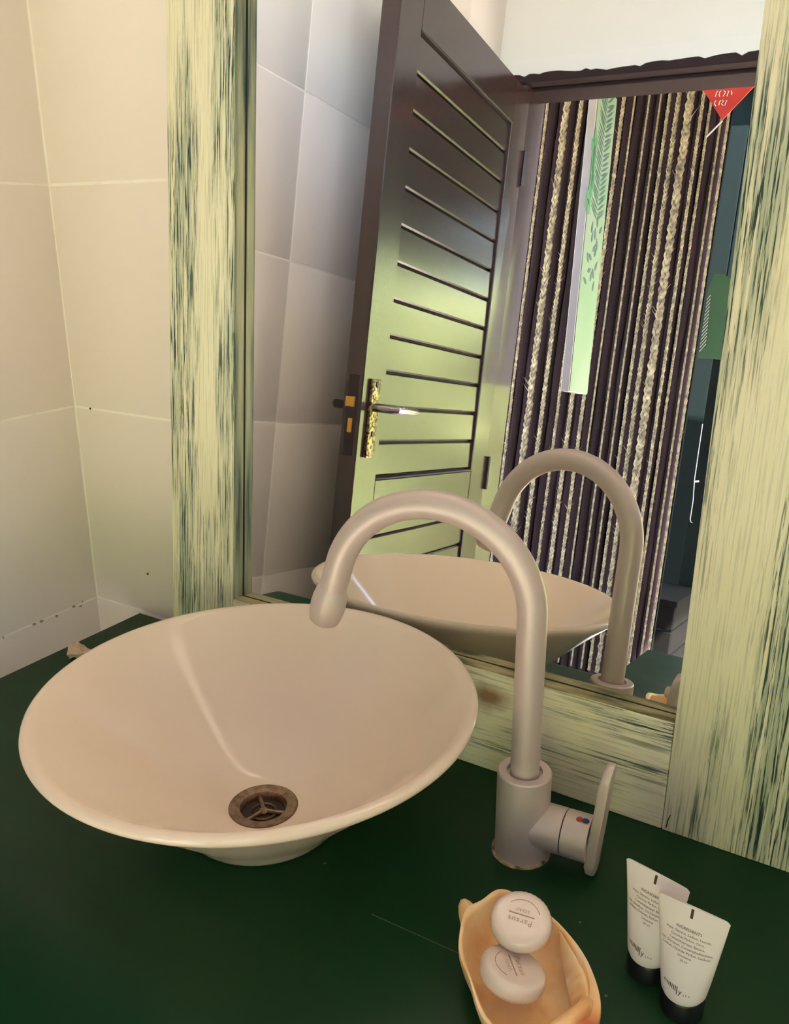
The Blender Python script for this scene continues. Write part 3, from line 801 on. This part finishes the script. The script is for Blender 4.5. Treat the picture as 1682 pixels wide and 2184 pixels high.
for k in range(26):       # palm frond with crossing leaflets near the top
    z = 0.50 + 0.0135 * k
    leaf(-0.085, z, 0.066, math.radians(28 + rl.uniform(-5, 5)), 'leaf_paint_dark', .12)
    leaf(-0.085, z, 0.066, math.radians(152 + rl.uniform(-5, 5)), 'leaf_paint_dark', .12)
for k in range(9): leaf(-0.02, 0.50 + 0.022 * k, 0.06, math.radians(70 + rl.uniform(-25, 25)), 'leaf_paint', .5)
for k in range(16): leaf(-0.09 + rl.uniform(-.03, .04), 0.30 + 0.012 * k, 0.034, math.radians(rl.uniform(20, 160)), 'leaf_paint_dark', .42)
# green leaf-painted board and dark post at the right end
gb = thing('painted_board', 'small green board with pale ribs beside the right end of the ropes', 'board', (-0.430, -3.20, 0.680))
gb.scale = (1.36, 1, 1.36)
MB().prism([(-0.024, 0), (0.05, 0), (0.05, 0.25), (0.02, 0.27), (-0.012, 0.27), (-0.024, 0.22)], -0.02, 0.0, axes=(0, 2, 1)).build('board', 'green_board', gb, smooth=False)
for k in range(14):
    MB().box(0, 0.022 - .0008 * k, 0, 0.002, -.0014, .0014).map(lambda p: (-0.022 + p.x * .8, p.y, 0.02 + 0.013 * k + p.z + p.x * 1.2)).build('rib', 'white_board', gb, smooth=False)
ps = thing('garden_post', 'dark green post at the right end of the rope curtain', 'post', (-0.372, -3.25, gz))
MB().box(-0.035, 0.060, -0.06, 0.0, 0, 1.62, 0.003).build('shaft', 'dark_green_post', ps)
MB().box(-0.042, 0.068, -0.067, 0.007, 1.62, 1.64, 0.002).build('cap', 'dark_green_post', ps)
MB().tube([(-0.013, 0.006, 0.776), (-0.021, 0.006, 0.780), (-0.025, 0.006, 0.792), (-0.025, 0.006, 0.88), (-0.033, 0.006, 0.98), (-0.035, 0.006, 1.23)], 0.002, 8).build('cord', 'white_board', ps)
MB().tube([(-0.034, 0.006, 0.965), (-0.012, 0.006, 0.97)], 0.0045, 8).build('cleat', 'white_board', ps)

# red pennant with a stick
pn = thing('red_pennant', 'red triangular pennant with white lettering hanging point down', 'pennant', (-0.122, -1.56, 1.172))
MB().prism([(0, 0), (0.072, 0.084), (-0.059, 0.079)], -0.0015, 0.0015, axes=(0, 2, 1)).build('cloth', 'pennant_red', pn, smooth=False)
rq = random.Random(4)
for k in range(9):
    x0 = -0.022 + 0.0065 * (k % 5) * 1.3 + rq.uniform(-.002, .002); z0 = 0.060 if k < 5 else 0.038
    pts = [(x0 + rq.uniform(-.003, .003), 0.0024, z0 + 0.0042 * i + rq.uniform(-.002, .002)) for i in range(4)]
    MB().tube(pts, 0.0010, 6).build('white_mark', 'pennant_white', pn)
MB().tube([(0.001, 0, -0.001), (-0.034, 0, -0.040)], 0.0022, 8).build('stick', 'white_board', pn)

# unseen thatched eave, added to keep the sun off the ropes
ev = thing('added_eave', 'unseen thatch eave added to shade the rope curtain', 'eave', (-0.7, -1.42, 1.803))
MB().box(-1.5, 2.0, -1.65, 0.35, 0.02, 0.12, 0.01).build('thatch', 'thatch', ev)
for k in range(8):
    MB().tube([(-1.1 + .42 * k, -1.62, 0.005), (-1.1 + .42 * k, 0.0, 0.005)], 0.02, 10).build('rafter', 'dark_pole', ev)

# garden hedges and palms (seen in the varnish of the door)
def hedge(label, c, sx, sy, sz, seed):
    mb = MB(); nu, nv = 110, 56; rows = []
    for i in range(nv + 1):
        th = (i / nv) * PI * 0.5; row = []
        for j in range(nu):
            a = 2 * PI * j / nu
            d_ = Vector((math.cos(a) * math.cos(th) , math.sin(a) * math.cos(th), math.sin(th)))
            k = 1 + 0.22 * noise.noise(d_ * 3 + Vector((seed, 0, 0))) + 0.16 * noise.noise(d_ * 9 + Vector((0, seed, 0))) + 0.10 * noise.noise(d_ * 22) + 0.07 * noise.noise(d_ * 50)
            q = Vector((d_.x * sx, d_.y * sy, d_.z * sz)) * k
            row.append(q)
        rows.append(row)
    vv = mb.grid(rows); mb.cap(vv[-1])
    o = mb.build('garden_bush', 'hedge_leaf', smooth=False, loc=(c[0], c[1], gz))
    return tag(o, label, 'bush', 'bushes in the sunny garden')
hedge('sunlit yellow green bush straight outside the door', (0.95, -4.8, 0), 0.9, 0.7, 1.8, 1)
hedge('sunlit yellow green bush to the right behind the taller palm', (3.15, -4.5, 0), 0.85, 0.8, 1.7, 2)
hedge('sunlit yellow green bush farthest right in the garden', (5.0, -3.6, 0), 0.9, 1.0, 1.7, 3)
hedge('large green bush at the far left beyond the shed', (-3.4, -5.4, 0), 1.2, 0.8, 1.9, 4)
hedge('tallest yellow green bush at the back of the garden', (1.8, -6.6, 0), 1.6, 0.75, 2.2, 5)

def palm(label, c, h, seed):
    o = thing('palm_tree', label, 'palm', (c[0], c[1], gz), seed, 'palms in the garden'); r_ = random.Random(seed)
    MB().tube([(0.05 * math.sin(z * 2), 0, h * z) for z in [k / 10 for k in range(11)]], [0.07 - 0.025 * k / 10 for k in range(11)], 12).build('trunk', 'palm_trunk', o)
    top = Vector((0.05 * math.sin(2), 0, h))
    for k in range(11):
        a = 2 * PI * k / 11 + r_.uniform(-.2, .2); up = r_.uniform(0.35, 0.9); L = r_.uniform(0.9, 1.2)
        mb = MB(); spine = []
        for i in range(13):
            q = i / 12; spine.append(top + Vector((math.cos(a) * L * q, math.sin(a) * L * q, up * L * q - 0.95 * L * q * q)))
        mb.tube(spine, [0.012 * (1 - i / 13) + .002 for i in range(13)], 5)
        side = Vector((-math.sin(a), math.cos(a), 0))
        for i in range(1, 13):
            for s in (-1, 1):
                for hh in (0, 0.5):
                    p0 = spine[i].lerp(spine[max(i - 1, 0)], hh); l = 0.28 * math.sin(PI * (0.12 + 0.85 * i / 13)) + .04
                    tip = p0 + side * s * l + (spine[i] - spine[i - 1]).normalized() * l * .7 - Vector((0, 0, .08 * l / .28))
                    mid = p0.lerp(tip, .4); w_ = Vector((0, 0, 0.012))
                    f4 = [mb.bm.verts.new(x) for x in (p0, mid + w_, tip, mid - w_)]
                    mb.bm.faces.new(f4)
        mb.build('frond', 'palm_leaf', o, smooth=False)
    return o
palm('young palm tree with arching dark fronds near the bushes', (1.75, -3.2, 0), 2.35, 21)
palm('taller palm tree with arching fronds farther to the right', (5.2, -6.6, 0), 2.15, 22)

# added dark shed fills the gap past the screen, added trees behind the bushes
sh = thing('filler_shed', 'added dark green shed filling the gap beyond the rope curtain', 'shed', (-0.95, -3.9, gz))
for k in range(12):
    MB().box(-0.62 + 0.1037 * k, -0.62 + 0.1037 * k + 0.100, 0.0, 0.022, 0, 2.9, 0.004).build('plank', 'dark_green_post', sh)
MB().box(-0.60, 0.60, -0.6, 0.0, 0, 2.9).build('wall', 'dark_green_post', sh, smooth=False)
MB().box(-0.72, 0.70, -0.7, 0.12, 2.9, 2.98, 0.01).build('roof', 'dark_boards', sh)
def tree(label, c, h, r, seed):  # added dark crowns that block the sky reflected in the door
    o = thing('added_tree', label, 'tree', (c[0], c[1], gz), 0, 'added trees at the back of the garden')
    MB().tube([(0.1 * math.sin(k), 0.1 * math.cos(k * 1.3), h * 0.6 * k / 6) for k in range(7)], [0.16 - 0.012 * k for k in range(7)], 12).build('trunk', 'palm_trunk', o)
    mb = MB(); nu, nv = 120, 70; rows = []
    for i in range(nv + 1):
        th = -PI / 2 + PI * (i + 0.02) / (nv + 0.04); row = []
        for j in range(nu):
            a = 2 * PI * j / nu
            d_ = Vector((math.cos(a) * math.cos(th), math.sin(a) * math.cos(th), math.sin(th)))
            k = 1 + 0.2 * noise.noise(d_ * 3 + Vector((seed, 0, 0))) + 0.16 * noise.noise(d_ * 8 + Vector((0, seed, 0))) + 0.12 * noise.noise(d_ * 19) + 0.09 * noise.noise(d_ * 45)
            row.append(Vector((d_.x * r, d_.y * r * 0.7, h * 0.62 + d_.z * h * 0.42)) * 1.0 + Vector((d_.x * r, d_.y * r * .7, d_.z * h * .42)) * (k - 1))
        rows.append(row)
    vv = mb.grid(rows); mb.cap(vv[0], True); mb.cap(vv[-1])
    mb.build('crown', 'dark_foliage', o, smooth=False)
tree('added broad dark tree at the left end of the back row', (0.2, -10.0), 6.4, 1.7, 31)
tree('added broad dark tree in the middle of the back row', (4.0, -10.6), 6.8, 1.8, 32)
tree('added broad dark tree at the right end of the back row', (8.0, -9.6), 6.4, 1.8, 33)

# low dark crate added to hide sunlit ground before the shed
cr = thing('filler_crate', 'low dark crate added to hide bright ground before the shed', 'crate', (-0.62, -2.86, gz))
for k in range(4):
    MB().box(-0.30, 0.30, 0.0, 0.02, 0.005 + 0.115 * k, 0.110 + 0.115 * k, 0.003).build('plank', 'dark_boards', cr)
    MB().box(0.28, 0.30, -0.36, -0.002, 0.005 + 0.115 * k, 0.110 + 0.115 * k, 0.003).build('plank', 'dark_boards', cr)
    MB().box(-0.30, -0.28, -0.36, -0.002, 0.005 + 0.115 * k, 0.110 + 0.115 * k, 0.003).build('plank', 'dark_boards', cr)
MB().box(-0.31, 0.31, -0.38, 0.03, 0.455, 0.48, 0.003).build('lid', 'dark_boards', cr)
